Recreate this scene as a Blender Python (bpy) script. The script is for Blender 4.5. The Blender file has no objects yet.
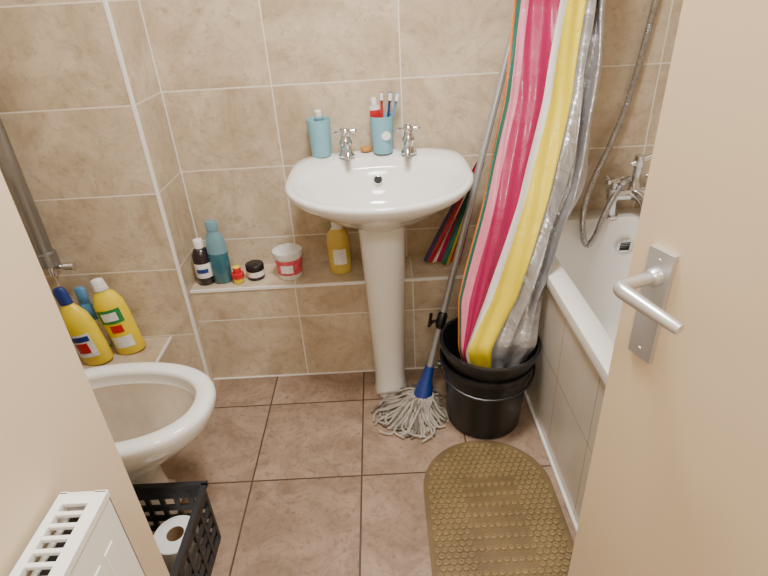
import bpy, math, random
from mathutils import Matrix, Vector
random.seed(4)
C=bpy.context.collection
def lin(c):
    return tuple(((x/255)/12.92 if x/255<=.04045 else ((x/255+.055)/1.055)**2.4) for x in c)+(1,)
# ---------------------------------------------------------------- materials
def mat(name,rgb,rough=.5,metal=0,noise=0,nscale=20,bump=0,spec=.5,coat=0,bdist=.003,bscale=None):
    m=bpy.data.materials.new(name); m.use_nodes=True; nt=m.node_tree; b=nt.nodes['Principled BSDF']
    b.inputs['Base Color'].default_value=lin(rgb); b.inputs['Roughness'].default_value=rough
    b.inputs['Metallic'].default_value=metal; b.inputs['Specular IOR Level'].default_value=spec
    b.inputs['Coat Weight'].default_value=coat
    if noise or bump:
        tc=nt.nodes.new('ShaderNodeTexCoord'); n=nt.nodes.new('ShaderNodeTexNoise'); n.inputs['Scale'].default_value=nscale; n.inputs['Detail'].default_value=5
        nt.links.new(tc.outputs['Object'],n.inputs['Vector'])
        if noise:
            cr=nt.nodes.new('ShaderNodeMapRange'); cr.inputs['From Min'].default_value=.3; cr.inputs['From Max'].default_value=.7
            cr.inputs['To Min'].default_value=1-noise; cr.inputs['To Max'].default_value=1+noise
            mx=nt.nodes.new('ShaderNodeVectorMath'); mx.operation='SCALE'; mx.inputs[0].default_value=lin(rgb)[:3]
            nt.links.new(n.outputs['Fac'],cr.inputs['Value']); nt.links.new(cr.outputs[0],mx.inputs['Scale']); nt.links.new(mx.outputs[0],b.inputs['Base Color'])
        if bump:
            n2=nt.nodes.new('ShaderNodeTexNoise'); n2.inputs['Scale'].default_value=bscale or nscale; n2.inputs['Detail'].default_value=4; n2.inputs['Distortion'].default_value=.8
            nt.links.new(tc.outputs['Object'],n2.inputs['Vector'])
            bp=nt.nodes.new('ShaderNodeBump'); bp.inputs['Strength'].default_value=bump; bp.inputs['Distance'].default_value=bdist
            nt.links.new(n2.outputs['Fac'],bp.inputs['Height']); nt.links.new(bp.outputs[0],b.inputs['Normal'])
    return m
def tile(name,ax,w,h,ou,ov,cA,cB,cC,grout,gs,rough,bump=.15,s1=7,s2=45,var=.06,vein=.90,fleck=.6):
    """ax: which two world axes drive the tile grid"""
    m=bpy.data.materials.new(name); m.use_nodes=True; nt=m.node_tree; N=nt.nodes; Lk=nt.links; b=N['Principled BSDF']
    g=N.new('ShaderNodeNewGeometry'); sp=N.new('ShaderNodeSeparateXYZ'); Lk.new(g.outputs['Position'],sp.inputs[0])
    cb=N.new('ShaderNodeCombineXYZ')
    for k,(a,o_) in enumerate(zip(ax,(ou,ov))):
        s=N.new('ShaderNodeMath'); s.operation='SUBTRACT'; s.inputs[1].default_value=o_-20*(w if k==0 else h)
        Lk.new(sp.outputs['XYZ'.index(a)],s.inputs[0]); Lk.new(s.outputs[0],cb.inputs[k])
    br=N.new('ShaderNodeTexBrick'); br.offset=0; br.squash=1; br.inputs['Scale'].default_value=1
    br.inputs['Brick Width'].default_value=w; br.inputs['Row Height'].default_value=h
    br.inputs['Mortar Size'].default_value=gs; br.inputs['Mortar Smooth'].default_value=.1
    br.inputs['Color1'].default_value=(1-var,)*3+(1,); br.inputs['Color2'].default_value=(1+var,)*3+(1,); br.inputs['Mortar'].default_value=(1,1,1,1)
    Lk.new(cb.outputs[0],br.inputs['Vector'])
    n1=N.new('ShaderNodeTexNoise'); n1.inputs['Scale'].default_value=s1; n1.inputs['Detail'].default_value=9; n1.inputs['Roughness'].default_value=.66; n1.inputs['Distortion'].default_value=.9
    n2=N.new('ShaderNodeTexNoise'); n2.inputs['Scale'].default_value=s2; n2.inputs['Detail'].default_value=6; n2.inputs['Roughness'].default_value=.7
    ad=N.new('ShaderNodeVectorMath'); ad.operation='MULTIPLY_ADD'; ad.inputs[1].default_value=(30,17,23)
    Lk.new(br.outputs['Color'],ad.inputs[0]); Lk.new(g.outputs['Position'],ad.inputs[2])
    Lk.new(ad.outputs[0],n1.inputs['Vector']); Lk.new(ad.outputs[0],n2.inputs['Vector'])
    r1=N.new('ShaderNodeValToRGB'); r1.color_ramp.elements[0].position=.35; r1.color_ramp.elements[1].position=.62
    r1.color_ramp.elements[0].color=lin(cA); r1.color_ramp.elements[1].color=lin(cB); Lk.new(n1.outputs['Fac'],r1.inputs[0])
    r2=N.new('ShaderNodeMapRange'); r2.inputs['From Min'].default_value=.53; r2.inputs['From Max'].default_value=.68; r2.inputs['To Max'].default_value=fleck; Lk.new(n2.outputs['Fac'],r2.inputs['Value'])
    mx=N.new('ShaderNodeMix'); mx.data_type='RGBA'; mx.inputs['B'].default_value=lin(cC); Lk.new(r1.outputs[0],mx.inputs['A']); Lk.new(r2.outputs[0],mx.inputs['Factor'])
    n3=N.new('ShaderNodeTexNoise'); n3.inputs['Scale'].default_value=s1*1.3; n3.inputs['Detail'].default_value=7; n3.inputs['Distortion'].default_value=1.5; Lk.new(ad.outputs[0],n3.inputs['Vector'])
    ab=N.new('ShaderNodeMath'); ab.operation='SUBTRACT'; ab.inputs[1].default_value=.5; Lk.new(n3.outputs['Fac'],ab.inputs[0])
    ab2=N.new('ShaderNodeMath'); ab2.operation='ABSOLUTE'; Lk.new(ab.outputs[0],ab2.inputs[0])
    vr=N.new('ShaderNodeMapRange'); vr.inputs['From Min'].default_value=.0; vr.inputs['From Max'].default_value=.03; vr.inputs['To Min'].default_value=vein; vr.inputs['To Max'].default_value=1; Lk.new(ab2.outputs[0],vr.inputs['Value'])
    vs=N.new('ShaderNodeVectorMath'); vs.operation='SCALE'; Lk.new(mx.outputs['Result'],vs.inputs[0]); Lk.new(vr.outputs[0],vs.inputs['Scale'])
    mu=N.new('ShaderNodeMix'); mu.data_type='RGBA'; mu.blend_type='MULTIPLY'; mu.inputs['Factor'].default_value=1
    Lk.new(vs.outputs[0],mu.inputs['A']); Lk.new(br.outputs['Color'],mu.inputs['B'])
    fm=N.new('ShaderNodeMix'); fm.data_type='RGBA'; fm.inputs['B'].default_value=lin(grout); Lk.new(mu.outputs['Result'],fm.inputs['A']); Lk.new(br.outputs['Fac'],fm.inputs['Factor'])
    Lk.new(fm.outputs['Result'],b.inputs['Base Color'])
    b.inputs['Roughness'].default_value=rough
    hs=N.new('ShaderNodeMath'); hs.operation='MULTIPLY_ADD'; hs.inputs[1].default_value=-1.5; Lk.new(br.outputs['Fac'],hs.inputs[0]); Lk.new(n1.outputs['Fac'],hs.inputs[2])
    bp=N.new('ShaderNodeBump'); bp.inputs['Strength'].default_value=bump; bp.inputs['Distance'].default_value=.004; Lk.new(hs.outputs[0],bp.inputs['Height']); Lk.new(bp.outputs[0],b.inputs['Normal'])
    return m
WA,WB,WC,WG=(176,157,130),(207,191,166),(162,143,116),(226,217,203)
GX,GZ,TW,TH=-.341,1.0413,.4195,.2649
KW=dict(var=.03,s1=5,s2=34)
m_wx=tile('wall_tile_x','XZ',TW,TH,GX,GZ,WA,WB,WC,WG,.0023,.3,**KW)
m_wbox=tile('wall_tile_box','XZ',TW,TH,-.70,GZ,WA,WB,WC,WG,.0023,.3,**KW)
m_wy=tile('wall_tile_y','YZ',TW,TH,1.8213,GZ,WA,WB,WC,WG,.0023,.3,**KW)
m_ledge=tile('ledge_tile','XZ',TW,.27,-.33,.27,WA,WB,WC,WG,.0023,.3,**KW)
m_ledgetop=tile('ledge_top_tile','XY',TW,.5,-.33,1.64,WA,WB,WC,WG,.0023,.28,**KW)
m_floor=tile('floor_tile','XY',.3375,.343,-.1117,1.131,(128,106,88),(158,135,115),(108,88,72),(76,61,50),.0028,.45,bump=.6,s1=7,s2=50,var=.06,vein=.84,fleck=.7)
m_panel=tile('bath_panel_tile','YZ',.25,.33,1.2,.28,(200,192,178),(208,200,187),(196,188,174),(164,155,142),.002,.2,bump=.04,s1=3,var=.01,vein=1,fleck=.2)
m_paint=mat('cream_paint',(220,203,176),.6,noise=.03,nscale=3)
m_door=mat('door_paint',(218,200,170),.45,noise=.02,nscale=4)
m_ceil=mat('ceiling_paint',(238,236,232),.8,noise=.02)
m_white=mat('white_trim',(232,229,222),.4,noise=.01)
m_cer=mat('white_ceramic',(232,231,227),.12,noise=.01,nscale=2,coat=.4)
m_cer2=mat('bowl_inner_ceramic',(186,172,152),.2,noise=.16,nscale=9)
m_rad=mat('radiator_enamel',(234,234,231),.3,noise=.01)
m_chr=mat('chrome',(222,223,226),.16,1,noise=.02)
m_sat=mat('satin_steel',(206,207,210),.33,.75,noise=.03)
m_hose=mat('steel_hose',(165,165,167),.25,.8,noise=.25,nscale=110)
m_grey=mat('grey_handle',(160,160,160),.3,.4,noise=.05)
m_frame=mat('brushed_steel_pipe',(150,149,147),.28,.85,noise=.06)
m_dark=mat('dark_hole',(18,17,16),.6,noise=.1)
m_blk=mat('black_plastic',(18,18,20),.35,noise=.15,nscale=12)
m_crate=mat('black_crate_plastic',(34,36,40),.45,noise=.1)
m_blue=mat('blue_cup',(120,170,186),.4,noise=.04)
m_teal=mat('teal_liquid',(46,98,112),.15,noise=.1,coat=.5)
m_clear=mat('pale_blue_plastic',(104,146,160),.12,noise=.05,coat=.5)
m_darkb=mat('dark_bottle',(36,26,34),.25,noise=.1)
m_label=mat('white_label',(225,225,222),.5,noise=.12,nscale=90)
m_red=mat('red_plastic',(190,30,36),.35,noise=.05)
m_pink=mat('pink_label',(214,84,104),.5,noise=.35,nscale=40)
m_yel=mat('yellow_plastic',(232,206,36),.35,noise=.05)
m_yel2=mat('pale_yellow_liquid',(206,180,84),.25,noise=.05)
m_green=mat('green_plastic',(40,130,70),.35,noise=.1)
m_navy=mat('navy_plastic',(26,52,120),.35,noise=.05)
m_lblue=mat('blue_plastic',(80,140,190),.35,noise=.05)
m_amb=mat('amber_brown',(180,124,50),.4,noise=.1)
m_paper=mat('toilet_paper',(236,235,233),.9,noise=.03,nscale=60,bump=.3)
m_card=mat('cardboard_tube',(160,130,95),.9,noise=.1)
m_mop=mat('mop_cotton',(160,152,140),.95,noise=.3,nscale=25)
m_mop2=mat('mop_cotton_dark',(112,104,94),.95,noise=.3,nscale=25)
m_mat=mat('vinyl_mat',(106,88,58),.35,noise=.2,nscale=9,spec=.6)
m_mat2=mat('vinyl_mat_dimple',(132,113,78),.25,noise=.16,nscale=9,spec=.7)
m_c={k:mat('curtain_'+k,c,.34,me,noise=.03,nscale=6,coat=.15,bump=.5 if k!='silver' else .8,bscale=9 if k!='silver' else 14,bdist=.012 if k!='silver' else .018) for k,c,me in [('orange',(210,108,40),0),('green',(24,100,84),0),('pink',(208,116,140),0),('magenta',(158,10,76),0),('white',(226,220,218),0),('yellow',(228,206,34),0),('silver',(180,179,180),.6),('red',(180,34,46),0),('navy',(56,60,104),0)]}
# ---------------------------------------------------------------- builder
class B:
    def __init__(s,name): s.name=name; s.v=[]; s.f=[]; s.mi=[]; s.mats=[]; s.M=Matrix.Identity(4)
    def m(s,mt):
        if mt not in s.mats: s.mats.append(mt)
        return s.mats.index(mt)
    def add(s,vs,fs,mt,M=None):
        T=s.M@(M or Matrix.Identity(4)); o=len(s.v); s.v+=[T@Vector(p) for p in vs]
        for i,f in enumerate(fs):
            s.f.append([o+k for k in f]); s.mi.append(s.m(mt[i] if isinstance(mt,list) else mt))
    def box(s,a,b,mt,M=None):
        x0,y0,z0=a; x1,y1,z1=b
        s.add([(x0,y0,z0),(x1,y0,z0),(x1,y1,z0),(x0,y1,z0),(x0,y0,z1),(x1,y0,z1),(x1,y1,z1),(x0,y1,z1)],
              [(0,3,2,1),(4,5,6,7),(0,1,5,4),(1,2,6,5),(2,3,7,6),(3,0,4,7)],mt,M)
    def rings(s,R,mt,cap0=True,cap1=True,M=None,closed=True):
        n=len(R[0]); vs=[p for r in R for p in r]; fs=[]; ms=[]
        for i in range(len(R)-1):
            for j in range(n if closed else n-1):
                k=(j+1)%n; fs.append((i*n+j,i*n+k,(i+1)*n+k,(i+1)*n+j)); ms.append(mt[min(i,len(mt)-1)] if isinstance(mt,list) else mt)
        if cap0: fs.append(tuple(reversed(range(n)))); ms.append(ms[0])
        if cap1: fs.append(tuple(range((len(R)-1)*n,len(R)*n))); ms.append(ms[-1] if not isinstance(mt,list) else mt[-1])
        s.add(vs,fs,ms,M)
    def lathe(s,prof,mt,M=None,n=28,sx=1,sy=1,cap0=True,cap1=True):
        s.rings([[(r*math.cos(2*math.pi*k/n)*sx,r*math.sin(2*math.pi*k/n)*sy,z) for k in range(n)] for r,z in prof],mt,cap0,cap1,M)
    def sweep(s,pts,r,mt,n=10,smooth=0,rib=0):
        P=[Vector(p) for p in pts]
        if smooth:
            Q=[]; rq=[]
            for i in range(len(P)-1):
                p0=P[max(i-1,0)];p1=P[i];p2=P[i+1];p3=P[min(i+2,len(P)-1)]
                sm=smooth if not rib else max(2,int((p2-p1).length/.004)//2*2)
                for k in range(sm):
                    t=k/sm; Q.append(.5*((2*p1)+(p2-p0)*t+(2*p0-5*p1+4*p2-p3)*t*t+(3*p1-p0-3*p2+p3)*t**3))
                    if isinstance(r,list): rq.append(r[i]+(r[i+1]-r[i])*t)
            Q.append(P[-1]); P=Q
            if isinstance(r,list): rq.append(r[-1]); r=rq
            if rib: r=[r+(rib if i%2 else 0) for i in range(len(P))]
        R=[]; N=None
        for i,p in enumerate(P):
            t=(P[min(i+1,len(P)-1)]-P[max(i-1,0)]).normalized()
            if N is None: N=t.orthogonal().normalized()
            N=(N-t*N.dot(t)).normalized(); Bn=t.cross(N)
            rr=r[i] if isinstance(r,list) else r
            R.append([tuple(p+N*math.cos(2*math.pi*k/n)*rr+Bn*math.sin(2*math.pi*k/n)*rr) for k in range(n)])
        s.rings(R,mt)
    def done(s,bevel=0,smooth=True,subsurf=0,angle=40,solid=0):
        me=bpy.data.meshes.new(s.name); me.from_pydata([tuple(p) for p in s.v],[],s.f)
        for mt in s.mats: me.materials.append(mt)
        for p,i in zip(me.polygons,s.mi): p.material_index=i
        me.validate(); me.update()
        import bmesh
        bm=bmesh.new(); bm.from_mesh(me); bmesh.ops.recalc_face_normals(bm,faces=bm.faces) if not solid else None; bm.to_mesh(me); bm.free()
        if smooth:
            me.polygons.foreach_set('use_smooth',[True]*len(me.polygons))
            try: me.set_sharp_from_angle(angle=math.radians(angle))
            except Exception: pass
        o=bpy.data.objects.new(s.name,me); C.objects.link(o)
        if solid:
            md=o.modifiers.new('solid','SOLIDIFY'); md.thickness=solid
        if bevel:
            md=o.modifiers.new('bevel','BEVEL'); md.width=bevel; md.segments=3; md.limit_method='ANGLE'; md.angle_limit=math.radians(50)
        if subsurf:
            md=o.modifiers.new('sub','SUBSURF'); md.levels=subsurf; md.render_levels=subsurf
        return o
def T(x,y,z): return Matrix.Translation((x,y,z))
def frame(o,x,y,z):
    M=Matrix.Identity(4)
    for i,c in enumerate((x,y,z)):
        for j in range(3): M[j][i]=c[j]
    for j in range(3): M[j][3]=o[j]
    return M
# ---------------------------------------------------------------- camera
pi,ro,ya,f=.5164,.0589,.0086,528.96
fw=Vector((-math.sin(ya)*math.cos(pi),math.cos(ya)*math.cos(pi),-math.sin(pi))); rt=Vector((math.cos(ya),math.sin(ya),0)); up=rt.cross(fw)
Rr=rt*math.cos(ro)-up*math.sin(ro); Uu=rt*math.sin(ro)+up*math.cos(ro)
cam=bpy.data.cameras.new('camera'); co=bpy.data.objects.new('camera',cam); C.objects.link(co)
cam.sensor_width=36; cam.lens=36*f/768; cam.clip_start=.02
co.matrix_world=frame((0,0,1.3),Rr,Uu,-fw)
bpy.context.scene.camera=co
# ---------------------------------------------------------------- lights
def area(name,loc,size,power,col,rot=(0,0,0)):
    L=bpy.data.lights.new(name,'AREA'); L.shape='DISK'; L.size=size; L.energy=power; L.color=col
    o=bpy.data.objects.new(name,L); o.location=loc; o.rotation_euler=rot; C.objects.link(o)
CE=2.25
area('ceiling_light',(.05,.95,CE-.03),.4,42,(1,.965,.93))
area('hall_fill_light',(.05,-.5,CE-.03),.4,22,(1,.96,.91))  # fill light added behind the camera, unseen; brightens door and left wall
W=bpy.data.worlds.new('w'); bpy.context.scene.world=W; W.use_nodes=True; W.node_tree.nodes['Background'].inputs[0].default_value=(1,.98,.95,1); W.node_tree.nodes['Background'].inputs[1].default_value=.3
def wall(name,a,b,mt):
    w=B(name); w.box(a,b,mt); return w.done(smooth=False)
# ---------------------------------------------------------------- room shell
XR,YB,YX,YL,ZL=-.70,1.8213,1.594,1.64,.40
RW,LW=1.25,-1.25
wall('floor',(LW,-1.3,-.05),(RW,YB,0),m_floor)
wall('ceiling',(LW,-1.3,CE),(RW,YB,CE+.05),m_ceil)
wall('wall_back',(XR,YB,0),(RW,YB+.1,CE),m_wx)
w=B('wall_pipe_boxing')
x0,y0,z0,x1,y1,z1=LW,YX,0,XR,YB+.1,CE
w.add([(x0,y0,z0),(x1,y0,z0),(x1,y1,z0),(x0,y1,z0),(x0,y0,z1),(x1,y0,z1),(x1,y1,z1),(x0,y1,z1)],[(0,3,2,1),(4,5,6,7),(0,1,5,4),(1,2,6,5),(2,3,7,6),(3,0,4,7)],[m_wbox,m_wbox,m_wbox,m_wy,m_wbox,m_wbox])
w.done(smooth=False)
wall('wall_left',(LW-.1,.622,0),(LW,YB+.1,CE),m_wy)
wall('wall_right',(RW,-1.3,0),(RW+.1,YB+.1,CE),m_wy)
wall('wall_front_left',(LW-.1,-1.3,0),(-.45,.622,CE),m_paint)
wall('wall_front_right',(.67,-1.3,0),(RW,.57,CE),m_paint)
wall('wall_hall',(-.45,-1.4,0),(.67,-1.3,CE),m_paint)
t=B('trim_1'); t.box((XR-.008,YX-.002,0),(XR+.003,YX+.010,CE),m_white); t.done(bevel=.002)
t=B('trim_2'); t.box((XR,YB-.002,ZL),(XR+.003,YB,CE),m_white); t.done()
l=B('tiled_ledge'); l.box((XR,YL,0),(.465,YB,ZL-.006),m_ledge); l.box((XR,YL+.004,ZL-.006),(.465,YB,ZL),m_ledgetop); l.box((XR,YL-.003,ZL-.009),(.465,YL+.004,ZL+.001),m_white); l.done(smooth=False)
l=B('pipe_boxing_shelf'); l.box((LW,1.40,0),(-.795,YX,.234),m_ledge); l.box((LW,1.40,.234),(-.795,YX,.24),m_ledgetop); l.box((-.797,1.397,.232),(-.792,YX,.242),m_white); l.box((LW,1.397,.232),(-.792,1.402,.242),m_white); l.done(smooth=False)
t=B('trim_3'); t.box((.468,.60,0),(.478,1.64,.012),m_white); t.done(bevel=.003)
t=B('trim_4'); t.box((XR,YL-.004,0),(.465,YL,.004),m_white); t.done()
# ---------------------------------------------------------------- sink
def ring_egg(cx,cy,z,rx,rf,rb,nf=2.0,nb=3.2,n=64,ylim=None,zf=None):
    r=[]
    for k in range(n):
        a=2*math.pi*k/n; c,s_=math.cos(a),math.sin(a); e=nb if s_>0 else nf
        x=cx+rx*math.copysign(abs(c)**(2/e),c); y=cy+(rb if s_>0 else rf)*math.copysign(abs(s_)**(2/e),s_)
        if ylim: y=min(y,ylim)
        r.append((x,y,z if zf is None else z+zf(y)))
    return r
s=B('pedestal_sink'); cx=-.009; cy=1.57
rise=lambda y: .014*max(0,min(1,(y-1.62)/.12))
R=[ring_egg(cx,1.58,.63,.075,.08,.10,2,2.5),ring_egg(cx,1.575,.668,.10,.115,.17,2,2.8),ring_egg(cx,1.572,.705,.165,.175,.22,2,3),
   ring_egg(cx,cy,.74,.228,.235,.245,2,3.2,ylim=YB-.001),ring_egg(cx,cy,.768,.268,.272,.251,2.1,3.4,ylim=YB-.001),ring_egg(cx,cy,.786,.283,.285,.251,2.1,3.4,ylim=YB-.001,zf=rise),
   ring_egg(cx,cy,.798,.285,.287,.251,2.1,3.4,ylim=YB-.001,zf=rise),ring_egg(cx,cy,.804,.280,.282,.248,2.1,3.4,ylim=YB-.002,zf=rise),
   ring_egg(cx,cy-.005,.805,.266,.266,.235,2.1,3.0,zf=rise),
   ring_egg(cx,1.515,.801,.248,.208,.175,2,2.3),ring_egg(cx,1.515,.79,.240,.200,.167,2,2.3),ring_egg(cx,1.517,.75,.218,.178,.150,2,2.2),
   ring_egg(cx,1.53,.70,.165,.13,.122,2,2.1),ring_egg(cx,1.55,.672,.09,.07,.07,2,2),ring_egg(cx,1.56,.665,.024,.024,.024,2,2)]
s.rings(R,[m_cer]*14,cap0=True,cap1=False)
s.lathe([(.024,0),(.022,-.004),(.012,-.005)],m_chr,T(cx,1.56,.666))
Mv=T(cx-.004,1.666,.758)@Matrix.Rotation(math.radians(68),4,'X')
s.lathe([(.015,-.004),(.015,.004),(.0125,.0055)],m_chr,Mv,n=24)
s.lathe([(.0124,.0056),(.001,.0058)],m_dark,Mv,n=24)
R=[]
for z,rx,rf,rb in [(0,.060,.080,.10),(.01,.061,.081,.10),(.03,.056,.076,.10),(.1,.056,.074,.10),(.25,.060,.075,.10),(.45,.067,.079,.10),(.60,.073,.085,.10),(.67,.076,.088,.10)]:
    R.append(ring_egg(cx,1.556,z,rx,rf,.08,2.4,4))
s.rings(R,m_cer)
s.done(angle=60)
def tap(name,x,y,z,rot):
    t=B(name); t.M=T(x,y,z)@Matrix.Rotation(rot,4,'Z')@Matrix.Scale(1.14,4)
    t.lathe([(.023,0),(.024,.004),(.019,.008),(.015,.014),(.014,.03),(.018,.036),(.018,.044),(.013,.05),(.012,.062),(.016,.066),(.014,.076),(.006,.083),(.001,.085)],m_chr)
    t.sweep([(0,-.005,.028),(0,-.03,.038),(0,-.06,.038),(0,-.082,.028),(0,-.088,.014)],[.011,.011,.010,.009,.0095],m_chr,n=12)
    for k in range(4):
        a=k*math.pi/2+.25; c,sn=math.cos(a),math.sin(a)
        t.sweep([(c*.006,sn*.006,.070),(c*.018,sn*.018,.070),(c*.028,sn*.028,.070),(c*.034,sn*.034,.070)],[.0045,.005,.008,.004],m_chr,n=10)
    t.done()
tap('basin_tap',-.112,1.752,.8175,.1); tap('basin_tap',.094,1.748,.8175,-.1)
def cup(name,x,y,z):
    c=B(name); c.M=T(x,y,z); c.lathe([(.030,0),(.033,.003),(.039,.118),(.0385,.121),(.036,.118),(.031,.006)],m_blue); return c
c=cup('bathroom_tumbler',-.198,1.775,.818)
c.lathe([(.014,.01),(.016,.11),(.016,.128),(.011,.132),(.011,.148),(.009,.150)],[m_clear,m_clear,m_clear,m_label,m_label],T(.004,0,0)@Matrix.Rotation(.08,4,'X')); c.done()
c=cup('bathroom_tumbler',.009,1.775,.818)
c.lathe([(.0008,0),(.016,.0005)],m_label,T(.012,-.0362,.062)@Matrix.Rotation(math.pi/2-.05,4,'X'),n=20)
c.rings([[(x*.018*sx-.012,y*.009*sy,z) for x,y in [(math.cos(a*math.pi/6),math.sin(a*math.pi/6)) for a in range(12)]] for z,sx,sy in [(.01,1.2,.2),(.06,1.1,.7),(.14,.95,1),(.152,.9,1.0)]],[m_red,m_red,m_label],M=Matrix.Rotation(-.06,4,'Y'))
c.lathe([(.010,.152),(.009,.175),(.008,.177)],[m_label,m_label],T(-.012,0,0)@Matrix.Rotation(-.06,4,'Y'))
for dx,lean,mt in [(.012,.14,m_navy),(.02,.24,m_lblue),(.0,.02,m_red)]:
    M=T(dx*.5,.004,.0)@Matrix.Rotation(lean,4,'Y')
    c.box((-.004,-.003,.01),(.004,.003,.165),mt,M); c.box((-.0065,-.004,.165),(.0065,.004,.192),mt,M); c.box((-.0055,-.014,.168),(.0055,-.004,.19),m_label,M)
c.done(bevel=.001)
sp=B('amber_item'); sp.lathe([(.004,0),(.018,.002),(.022,.009),(.018,.016),(.004,.018)],m_amb,T(-.048,1.79,.8185),sx=1,sy=.7); sp.done()  # small amber item by the left tap, shaped as a flattened disc
# ---------------------------------------------------------------- toilet
t=B('toilet'); ty=1.05
def ell(cx_,z,rx,ry,n=2.2,N=48,dy=0):
    r=[]
    for k in range(N):
        a=2*math.pi*k/N; c_,s_=math.cos(a),math.sin(a)
        r.append((cx_+rx*math.copysign(abs(c_)**(2/n),c_),ty+dy+ry*math.copysign(abs(s_)**(2/n),s_),z))
    return r
t.rings([ell(-.83,0,.185,.105,3),ell(-.83,.02,.183,.103,3),ell(-.83,.04,.165,.088,2.6),ell(-.825,.14,.150,.085,2.4),ell(-.81,.20,.165,.098),ell(-.785,.26,.205,.128),ell(-.755,.315,.245,.160),ell(-.74,.355,.265,.178),
  ell(-.737,.385,.272,.184),ell(-.737,.400,.270,.182),ell(-.737,.407,.258,.170),ell(-.735,.405,.226,.144),ell(-.735,.397,.218,.136),ell(-.735,.375,.220,.138),ell(-.737,.36,.216,.136),ell(-.745,.31,.180,.117),ell(-.76,.25,.13,.09),ell(-.775,.20,.08,.06),ell(-.78,.17,.07,.05)],
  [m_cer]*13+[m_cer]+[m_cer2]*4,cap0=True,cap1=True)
t.box((-1.22,.86,.36),(-.99,1.24,.405),m_cer); t.box((-1.24,.85,.43),(-1.06,1.25,.78),m_cer); t.box((-1.245,.84,.78),(-1.05,1.26,.81),m_cer)
t.box((-1.20,.98,.0),(-.97,1.12,.37),m_cer)
t.box((-1.21,.9,.4),(-1.07,1.2,.44),m_cer)
t.rings([[(x,ty+math.cos(a*math.pi/16)*.175,.62+math.sin(a*math.pi/16)*.2) for a in range(32)] for x in (-1.045,-1.025)],m_white)
t.box((-1.06,.98,.40),(-1.02,1.12,.44),m_white)
t.done(angle=50,bevel=.006)
# ---------------------------------------------------------------- steel pipe
p=B('water_pipe'); px,py=-1.085,1.545
p.lathe([(.024,.60),(.024,CE)],m_frame,T(px,py,0)); p.lathe([(.030,.575),(.030,.62),(.024,.625)],m_frame,T(px,py,0))
p.lathe([(.012,.54),(.012,.576)],m_chr,T(px,py,0))
p.sweep([(px,py,.565),(px+.04,py,.565),(px+.045,py,.565),(px+.075,py,.565)],[.010,.010,.015,.015],m_chr)
p.sweep([(px,py,.56),(px,YX,.56)],.010,m_chr)
p.box((px-.03,py,1.7),(px+.03,YX+.001,1.73),m_chr)
p.done()
# ---------------------------------------------------------------- bottles
def bottle(name,x,y,z,prof,mats,sx=1,sy=1,rot=0,lean=None,extra=None,sc=1):
    b=B(name); b.M=T(x,y,z)@Matrix.Rotation(rot,4,'Z')@(lean or Matrix.Identity(4))@Matrix.Scale(sc,4)
    b.lathe(prof,mats,sx=sx,sy=sy)
    if extra: extra(b)
    return b.done(angle=50)
def patch(b,x0,x1,z0,z1,r,sy,mt,off=.0012,n=8):
    R=[]
    for z in (z0,z1):
        row=[]
        for i in range(n+1):
            x=x0+(x1-x0)*i/n; y=-sy*math.sqrt(max(r*r-x*x,0))-off; row.append((x,y,z))
        R.append(row)
    b.rings(R,mt,cap0=False,cap1=False,closed=False)
Z=ZL+.0008
bottle('medicine_bottle',-.655,1.70,Z,[(.027,0),(.031,.004),(.031,.03),(.0313,.031),(.0313,.085),(.031,.086),(.031,.115),(.022,.132),(.014,.138),(.016,.139),(.016,.168),(.014,.170)],[m_darkb,m_darkb,m_label,m_label,m_darkb,m_darkb,m_darkb,m_darkb,m_label,m_label,m_label],extra=lambda b:patch(b,-.018,.022,.05,.066,.0313,1,m_navy))
bottle('mouthwash_bottle',-.595,1.70,Z,[(.030,0),(.035,.006),(.036,.07),(.036,.115),(.0355,.117),(.035,.15),(.030,.180),(.019,.196),(.019,.201),(.021,.202),(.021,.232),(.019,.235)],[m_teal,m_teal,m_teal,m_teal,m_clear,m_clear,m_clear,m_clear,m_clear,m_clear,m_clear],sx=1,sy=.7)
bottle('small_bottle',-.535,1.685,Z,[(.016,0),(.019,.003),(.019,.02),(.022,.021),(.022,.038),(.014,.040),(.014,.062),(.012,.064)],[m_yel,m_yel,m_red,m_red,m_red,m_red,m_yel])
bottle('cosmetic_jar',-.478,1.715,Z,[(.028,0),(.031,.003),(.031,.012),(.0312,.013),(.0312,.034),(.031,.035),(.033,.036),(.033,.055),(.031,.057)],[m_blk,m_blk,m_red,m_label,m_blk,m_blk,m_blk,m_blk])
bottle('hair_cream_tub',-.352,1.715,Z,[(.040,0),(.043,.004),(.045,.02),(.0453,.021),(.048,.078),(.048,.079),(.0485,.085),(.052,.086),(.053,.105),(.050,.107)],[m_label,m_label,m_pink,m_pink,m_label,m_label,m_label,m_label,m_label],extra=lambda b:patch(b,-.024,.02,.032,.062,.0475,1,m_label))
bottle('shampoo_bottle',-.168,1.725,Z,[(.036,0),(.040,.005),(.041,.05),(.0413,.051),(.0413,.11),(.041,.111),(.038,.15),(.024,.172),(.018,.176),(.018,.210),(.016,.212)],[m_yel2,m_yel2,m_label,m_yel2,m_yel2,m_yel2,m_yel2,m_label,m_label,m_label],sx=1,sy=.6,extra=lambda b:patch(b,-.02,.026,.04,.10,.0413,.6,m_label))
Z2=.2428
def ex1(b):
    patch(b,-.034,.034,.035,.115,.050,.62,m_label); patch(b,-.022,.018,.05,.085,.050,.62,m_red,.002); patch(b,-.026,.03,.09,.108,.050,.62,m_navy,.002)
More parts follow.
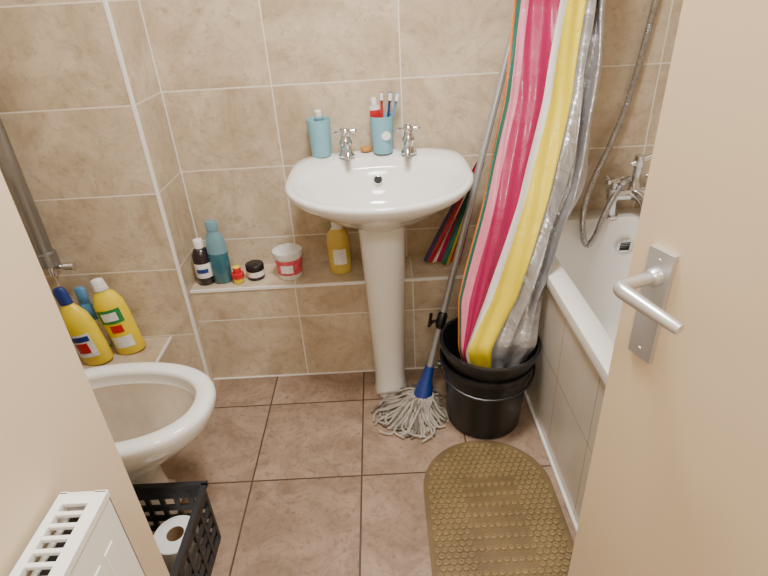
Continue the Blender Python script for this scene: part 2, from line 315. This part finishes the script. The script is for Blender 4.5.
bottle('bleach_bottle',-.995,1.470,Z2,[(.042,0),(.048,.006),(.050,.06),(.050,.13),(.042,.17),(.024,.20),(.016,.208),(.021,.209),(.021,.25),(.014,.262)],[m_yel,m_yel,m_yel,m_yel,m_yel,m_yel,m_navy,m_navy,m_navy],sx=1,sy=.62,rot=-.1,lean=Matrix.Rotation(-.17,4,'Y'),extra=ex1,sc=1.1)
def ex2(b):
    patch(b,-.034,.034,.120,.168,.046,.68,m_green,.0022); patch(b,-.024,.022,.130,.158,.046,.68,m_label,.003)
    patch(b,-.030,.030,.03,.07,.045,.68,m_label); patch(b,-.016,.02,.085,.112,.045,.68,m_red)
bottle('cream_cleaner_bottle',-.905,1.525,Z2,[(.040,0),(.045,.005),(.045,.08),(.047,.13),(.044,.18),(.032,.21),(.020,.222),(.020,.224),(.022,.225),(.018,.258),(.010,.262)],[m_yel,m_yel,m_yel,m_yel,m_yel,m_yel,m_green,m_label,m_label,m_label],sx=1,sy=.68,rot=.1,lean=Matrix.Rotation(-.13,4,'Y'),extra=ex2,sc=1.1)
bottle('toilet_cleaner_bottle',-1.03,1.556,Z2,[(.032,0),(.036,.005),(.037,.12),(.030,.16),(.016,.18),(.018,.182),(.018,.235),(.013,.24)],[m_lblue,m_label,m_lblue,m_lblue,m_lblue,m_lblue,m_lblue],sx=1,sy=.6)
# ---------------------------------------------------------------- bathtub
b=B('bathtub'); bx0,bx1,by0,by1,bz=.466,RW-.001,.60,YB-.001,.549
def rr(x0,y0,x1,y1,z,r,n=8):
    P=[]
    for (cx_,cy_,a0) in [(x1-r,y1-r,0),(x0+r,y1-r,90),(x0+r,y0+r,180),(x1-r,y0+r,270)]:
        for k in range(n+1):
            a=math.radians(a0+90*k/n); P.append((cx_+r*math.cos(a),cy_+r*math.sin(a),z))
    return P
b.rings([rr(bx0,by0,bx1,by1,bz-.035,.012),rr(bx0-.002,by0,bx1,by1,bz-.02,.012),rr(bx0,by0,bx1,by1,bz-.004,.012),rr(bx0+.006,by0+.004,bx1-.004,by1-.004,bz,.012),
  rr(bx0+.055,by0+.07,bx1-.07,by1-.085,bz,.10),rr(bx0+.063,by0+.08,bx1-.078,by1-.092,bz-.008,.10),rr(bx0+.075,by0+.10,bx1-.09,by1-.10,bz-.06,.10),rr(bx0+.125,by0+.17,bx1-.13,by1-.135,.20,.10),rr(bx0+.155,by0+.22,bx1-.16,by1-.17,.16,.09)],m_cer,cap0=False)
b.box((bx0+.012,by0+.01,0),(bx0+.03,by1,bz-.03),m_panel); b.box((bx0+.012,by0+.01,0),(bx1,by0+.03,bz-.03),m_panel)
Mo=frame((.855,by1-.108,bz-.098),(1,0,0),(0,.1,-1),(0,-1,-.1))
b.lathe([(.032,-.004),(.032,.004),(.026,.009)],m_chr,Mo)
for k in range(5): b.box((-.018,-.014+.007*k-.0022,.009),(.018,-.014+.007*k+.0022,.0105),m_dark,Mo)
b.done(angle=45)
# bath mixer
h=B('bath_shower_mixer'); mx_,my,mz=.872,1.750,.665
for sx in (-1,1):
    h.lathe([(.028,0),(.028,.006),(.018,.012),(.016,.06),(.021,.066),(.021,.10)],m_chr,T(mx_+sx*.07,my,bz))
    h.lathe([(.018,0),(.022,.006),(.022,.02),(.014,.024),(.014,.04),(.019,.044),(.017,.056),(.005,.060)],m_chr,T(mx_+sx*.07,my,bz+.085))
    for k in range(4):
        a=k*math.pi/2+.5; c_,s_=math.cos(a),math.sin(a)
        h.sweep([(mx_+sx*.07+c_*.008,my+s_*.008,bz+.133),(mx_+sx*.07+c_*.024,my+s_*.024,bz+.133),(mx_+sx*.07+c_*.033,my+s_*.033,bz+.133),(mx_+sx*.07+c_*.040,my+s_*.040,bz+.133)],[.005,.006,.010,.005],m_chr)
h.sweep([(mx_-.075,my,mz-.035),(mx_+.075,my,mz-.035)],.021,m_chr,n=16)
h.sweep([(mx_,my,mz-.035),(mx_,my-.05,mz-.03),(mx_,my-.09,mz-.035),(mx_,my-.12,mz-.055)],[.020,.018,.016,.018],m_chr,n=14)
h.lathe([(.020,0),(.020,.03),(.014,.04),(.014,.09),(.018,.095),(.016,.13),(.006,.134)],m_chr,T(mx_,my,mz-.03))
h.sweep([(mx_-.025,my,mz+.070),(mx_+.04,my-.01,mz+.10)],.009,m_chr)
hs=[(mx_-.02,my,mz+.02),(.828,1.740,.675),(.79,1.725,.62),(.755,1.70,.555),(.732,1.685,.50),(.708,1.68,.475),(.690,1.69,.52),(.700,1.73,.60),(.733,1.76,.69),(.778,1.785,.79),(.820,1.80,.92),(.845,1.803,1.10),(.86,1.803,1.30),(.862,1.80,1.6),(.862,1.795,1.85)]
h.sweep(hs,.0095,m_hose,n=10,smooth=8,rib=.0018)
h.lathe([(.03,0),(.05,.01),(.05,.02),(.01,.03)],m_chr,T(.862,1.77,1.86)); h.box((.85,1.77,1.84),(.874,YB,1.87),m_chr)
h.done(angle=50)
# ---------------------------------------------------------------- buckets
bc=(.304,1.366)
def bucket(name,z0,rb,rt,hh,tilt,handle):
    k=B(name); k.M=T(bc[0],bc[1],z0)@tilt
    k.lathe([(rb-.006,0),(rb,.006),(rt-.008,hh-.03),(rt-.006,hh-.028),(rt+.002,hh-.024),(rt+.003,hh-.004),(rt+.006,hh),(rt-.004,hh+.001),(rt-.007,hh-.006),(rb-.004,.010)],m_blk,n=56)
    if handle:
        pts=[]
        for i in range(17):
            a=math.pi*i/16; pts.append((math.cos(a)*(rt+.008),-math.sin(a)*(rt+.012)*.98,hh-.03-math.sin(a)*.03))
        k.sweep(pts,.004,m_blk,n=8)
        for sx in (-1,1): k.lathe([(.012,0),(.012,.010)],m_blk,T(sx*(rt+.002),0,hh-.03)@Matrix.Rotation(math.pi/2*sx,4,'Y'))
    return k
k=bucket('black_bucket',0.001,.120,.144,.258,Matrix.Identity(4),True); k.done(angle=35)
k=bucket('black_bucket',.050,.110,.152,.268,Matrix.Rotation(.03,4,'Y'),False); k.done(angle=35)
# ---------------------------------------------------------------- mop
mp=B('string_mop'); hb=Vector((.112,1.44,.085)); ht=Vector((.440,1.79,1.225)); d=(ht-hb).normalized()
mp.sweep([hb+d*.02,ht],.0110,m_grey,n=14)
lo=hb-d*.045
mp.sweep([lo,hb-d*.01,hb+d*.02,hb+d*.07],[.034,.030,.021,.016],m_navy,n=16)
mp.sweep([ht-d*.03,ht+d*.005],.013,m_blk,n=14)
mp.sweep([hb+d*.21,hb+d*.22,hb+d*.26,hb+d*.27],[.012,.017,.017,.012],m_blk,n=12)
q0=hb+d*.24; mp.sweep([q0,q0+Vector((-.03,-.005,.0)),q0+Vector((-.042,-.005,-.02)),q0+Vector((-.035,-.003,.03))],.006,m_blk,n=8)
for i in range(190):
    a=random.uniform(0,2*math.pi); L=random.uniform(.07,.14)
    c0=lo+Vector((random.uniform(-.02,.02),random.uniform(-.02,.02),0)); dirv=Vector((math.cos(a),math.sin(a),0)); side=Vector((-dirv.y,dirv.x,0)); w_=random.uniform(-.04,.04)
    zt=random.uniform(.006,.022); bias=Vector((-.040,-.030,0))
    P=[c0+Vector((0,0,.01)),c0+dirv*.03+bias*.3+Vector((0,0,random.uniform(.0,.012))),c0+dirv*L*.55+bias*.8+side*w_*.5,c0+dirv*L*.85+bias+side*w_,c0+dirv*L+bias-side*w_*.3]
    P[2].z=zt+.014; P[3].z=zt; P[4].z=.006
    for q in P:
        q.y=min(q.y,1.625); q.z=max(q.z,.006)
        v=Vector((q.x-bc[0],q.y-bc[1],0))
        if v.length<.130: v=v.normalized()*.130; q.x=bc[0]+v.x; q.y=bc[1]+v.y
        v=Vector((q.x-cx,(q.y-1.556)*.8,0))
        if v.length<.068: v=v.normalized()*.068; q.x=cx+v.x; q.y=1.556+v.y/.8
    mp.sweep(P,.0040,random.choice([m_mop,m_mop,m_mop2]),n=6,smooth=3)
mp.done()
# ---------------------------------------------------------------- shower curtain
rows=[ # z, y, x bounds of the colour bands from left to right
 (.245,1.300,[.225,.229,.232,.236,.242,.248,.305,.40]),
 (.335,1.285,[.203,.206,.209,.213,.220,.228,.300,.440]),
 (.48,1.33,[.207,.210,.214,.238,.284,.307,.382,.450]),
 (.755,1.42,[.286,.290,.296,.318,.384,.408,.478,.567]),
 (1.005,1.53,[.353,.359,.367,.388,.458,.480,.548,.622]),
 (1.245,1.60,[.381,.389,.400,.420,.500,.520,.578,.640]),
 (1.6,1.62,[.39,.40,.41,.435,.52,.54,.60,.66]),
 (2.0,1.62,[.40,.41,.42,.445,.53,.55,.60,.67])]
bands=['orange','green','pink','magenta','white','yellow','silver']; nb=[2,2,4,10,3,10,34]
cu=B('shower_curtain'); NR=90; grid=[]; colm=[]
def interp(tz,col):
    for i in range(len(rows)-1):
        if rows[i][0]<=tz<=rows[i+1][0]:
            t_=(tz-rows[i][0])/(rows[i+1][0]-rows[i][0])
            g_=lambda r: r[1] if col<0 else r[2][col]
            return g_(rows[i])+(g_(rows[i+1])-g_(rows[i]))*t_
    return rows[-1][1] if col<0 else rows[-1][2][col]
for bnd,n in zip(bands,nb): colm+= [m_c[bnd]]*n
for i in range(NR+1):
    z=min(2.0,.245+(2.0-.245)*i/NR); y=interp(z,-1); row=[]
    tot=0; amp=min(1,max(.25,(z-.25)/.35))
    for j,n in enumerate(nb):
        xa,xb_=interp(z,j),interp(z,j+1)
        for k in range(n+(1 if j==len(nb)-1 else 0)):
            q=k/n; x=xa+(xb_-xa)*q; S=tot+k
            fold=.006*math.sin(S*.30+1.2*math.sin(z*3))+.0025*math.sin(S*1.1+z*13)
            if j==6: fold=amp*(.024*math.sin(q*13+z*1.5)+.010*math.sin(z*17+q*9)+.010)*min(1,q*4+.3); x+=amp*(.006*math.sin(q*17+1.2+z*4)+.006*math.sin(z*22+q*3)*q)
            if j<2: fold+=.015
            row.append((x,y+fold-.004*math.sin(z*19+S*.1),z))
        tot+=n
    grid.append(row)
cu.rings(grid,m_c['silver'],cap0=False,cap1=False,closed=False)
ncol=len(grid[0])-1
for idx in range(len(cu.mi)): cu.mi[idx]=cu.m(colm[idx%ncol])
g2=[]; sw=['navy','red','white','magenta','green','yellow','red','magenta']
for i in range(17):
    t_=i/16; xl=.315-(.185)*t_; xr=.345-.085*t_; z=.78-.365*t_
    g2.append([(xl+(xr-xl)*q/16,1.72+.015*math.sin(q*.9+t_*3)-.02*t_,z-.02*t_*(q/16)+.008*math.sin(q)*t_+.02*t_) for q in range(17)])
nb0=len(cu.mi); cu.rings(g2,m_c['red'],cap0=False,cap1=False,closed=False)
for idx in range(nb0,len(cu.mi)): cu.mi[idx]=cu.m(m_c[sw[((idx-nb0)%16)//2]])
cu.done(solid=.0012,angle=80,subsurf=1)
rl=B('curtain_rail'); rl.sweep([(.53,.57,2.02),(.53,YB,2.02)],.0125,m_chr,n=14); rl.done()
# ---------------------------------------------------------------- bath mat
bm_=B('bath_mat'); mx0,mx1,my0,my1=.072,.452,.56,1.245; cxm=(mx0+mx1)/2; rad=.185
def mat_ring(off,z):
    return rr(mx0+off,my0+off,mx1-off,my1-off,z,rad-off,n=16)
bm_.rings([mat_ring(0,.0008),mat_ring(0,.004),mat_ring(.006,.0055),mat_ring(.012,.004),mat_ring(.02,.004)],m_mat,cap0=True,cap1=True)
def inside(x,y,mg):
    x0,x1,y0,y1=mx0+mg,mx1-mg,my0+mg,my1-mg; r=rad-mg
    if not(x0<x<x1 and y0<y<y1): return False
    dx=max(x0+r-x,0,x-(x1-r)); dy=max(y0+r-y,0,y-(y1-r)); return dx*dx+dy*dy<r*r
pt=.0195; j=0; y=my0
while y<my1:
    x=mx0+(pt/2 if j%2 else 0)
    while x<mx1:
        if inside(x,y,.018):
            big=abs(x-cxm)<.075 and y<1.11
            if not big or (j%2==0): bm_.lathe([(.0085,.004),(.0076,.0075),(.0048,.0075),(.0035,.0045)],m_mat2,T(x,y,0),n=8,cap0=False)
        x+=pt
    y+=pt*.87; j+=1
bm_.done(angle=50)
# ---------------------------------------------------------------- crate + roll
c=B('storage_crate'); ax,bx_,ay,by_,hh=-.70,-.498,.665,.94,.22
c.box((ax,ay,.001),(bx_,by_,.006),m_crate)
for z0,z1 in [(.006,.03),(.05,.07),(.09,.11),(.13,.15),(.175,.22)]:
    for a,b_ in [((ax,ay,z0),(bx_,ay+.005,z1)),((ax,by_-.005,z0),(bx_,by_,z1)),((ax,ay,z0),(ax+.005,by_,z1)),((bx_-.005,ay,z0),(bx_,by_,z1))]: c.box(a,b_,m_crate)
for i in range(6):
    x=ax+(bx_-ax-.012)*i/5; c.box((x,ay-.001,.006),(x+.012,ay+.006,.2),m_crate); c.box((x,by_-.006,.006),(x+.012,by_+.001,.2),m_crate)
    y=ay+(by_-ay-.012)*i/5; c.box((ax-.001,y,.006),(ax+.006,y+.012,.2),m_crate); c.box((bx_-.006,y,.006),(bx_+.001,y+.012,.2),m_crate)
for a,b_ in [((ax-.008,ay-.008,.212),(bx_+.008,ay+.006,.222)),((ax-.008,by_-.006,.212),(bx_+.008,by_+.008,.222)),((ax-.008,ay,.212),(ax+.006,by_,.222)),((bx_-.006,ay,.212),(bx_+.008,by_,.222))]: c.box(a,b_,m_crate)
c.done(smooth=False)
r=B('toilet_roll'); r.M=T(-.574,.872,.007)
r.lathe([(.054,0),(.056,.003),(.056,.112),(.054,.114),(.022,.114),(.0215,.112),(.0205,.114),(.0205,.003)],[m_paper,m_paper,m_paper,m_paper,m_card,m_card,m_card],n=40,cap0=False,cap1=False); r.done(angle=40)
# ---------------------------------------------------------------- radiator
r=B('radiator'); rx0,rx1,ry0,ry1,rz0,rz1=-.444,-.378,-.40,.475,.18,.752
r.box((rx1-.012,ry0,rz0),(rx1,ry1,rz1-.006),m_rad); r.box((rx0+.006,ry0+.01,rz0),(rx0+.014,ry1-.01,rz1-.03),m_rad)
r.box((rx0+.004,ry1-.004,rz0),(rx1,ry1,rz1),m_rad); r.box((rx0+.004,ry0,rz0),(rx1,ry0+.004,rz1),m_rad)
r.box((rx0+.016,ry0+.005,rz0+.05),(rx1-.014,ry1-.006,rz1-.03),m_dark)
r.box((rx1-.017,ry0,rz1-.012),(rx1+.001,ry1+.001,rz1),m_rad); r.box((rx0+.004,ry0,rz1-.012),(rx0+.016,ry1+.001,rz1),m_rad)
r.box((rx0+.01,ry1-.018,rz1-.008),(rx1-.01,ry1,rz1-.001),m_rad)
y=ry1-.028
while y>ry0:
    r.box((rx0+.01,y-.006,rz1-.008),(rx1-.01,y,rz1-.0015),m_rad); y-=.017
y=ry1-.03
while y>ry0+.03:
    r.box((rx1-.002,y-.022,rz0+.04),(rx1+.0015,y,rz1-.06),m_rad); y-=.034
for yb in (-.2,.25): r.box((-.4495,yb,.3),(rx0+.008,yb+.05,.6),m_rad)
r.done(bevel=.0012)
# ---------------------------------------------------------------- door
e=Vector((.368,.706,0)); dv=Vector((.335,-.942,0)).normalized(); nv=Vector((-dv.y,dv.x,0))*-1
if nv.x>0: nv=-nv
D=frame(e,dv,-nv,(0,0,1))
d_=B('door_1'); d_.M=D
d_.box((0,0,.008),(.758,.040,2.0),m_door)
d_.box((.035,-.008,.785),(.078,0,.965),m_sat)
d_.lathe([(.014,0),(.013,.01),(.010,.014)],m_sat,T(.056,-.006,.925)@Matrix.Rotation(math.pi/2,4,'X'))
d_.sweep([(.056,-.006,.925),(.056,-.045,.925),(.057,-.066,.925),(.064,-.075,.924),(.085,-.075,.922),(.13,-.072,.918),(.158,-.068,.914)],[.009,.009,.010,.011,.0105,.009,.008],m_sat,n=14,smooth=4)
for zz in (.800,.950): d_.lathe([(.0035,0),(.003,.001)],m_sat,T(.056,-.0081,zz)@Matrix.Rotation(math.pi/2,4,'X'),n=12)
d_.box((.035,.040,.785),(.078,.048,.965),m_sat)
for z in (.25,1.0,1.75): d_.lathe([(.007,0),(.007,.09)],m_sat,T(.762,.0,z),n=12)
d_.done(bevel=.003)
t=B('trim_5'); t.box((.63,-.12,0),(.669,-.03,2.03),m_white) ; t.done(bevel=.003)
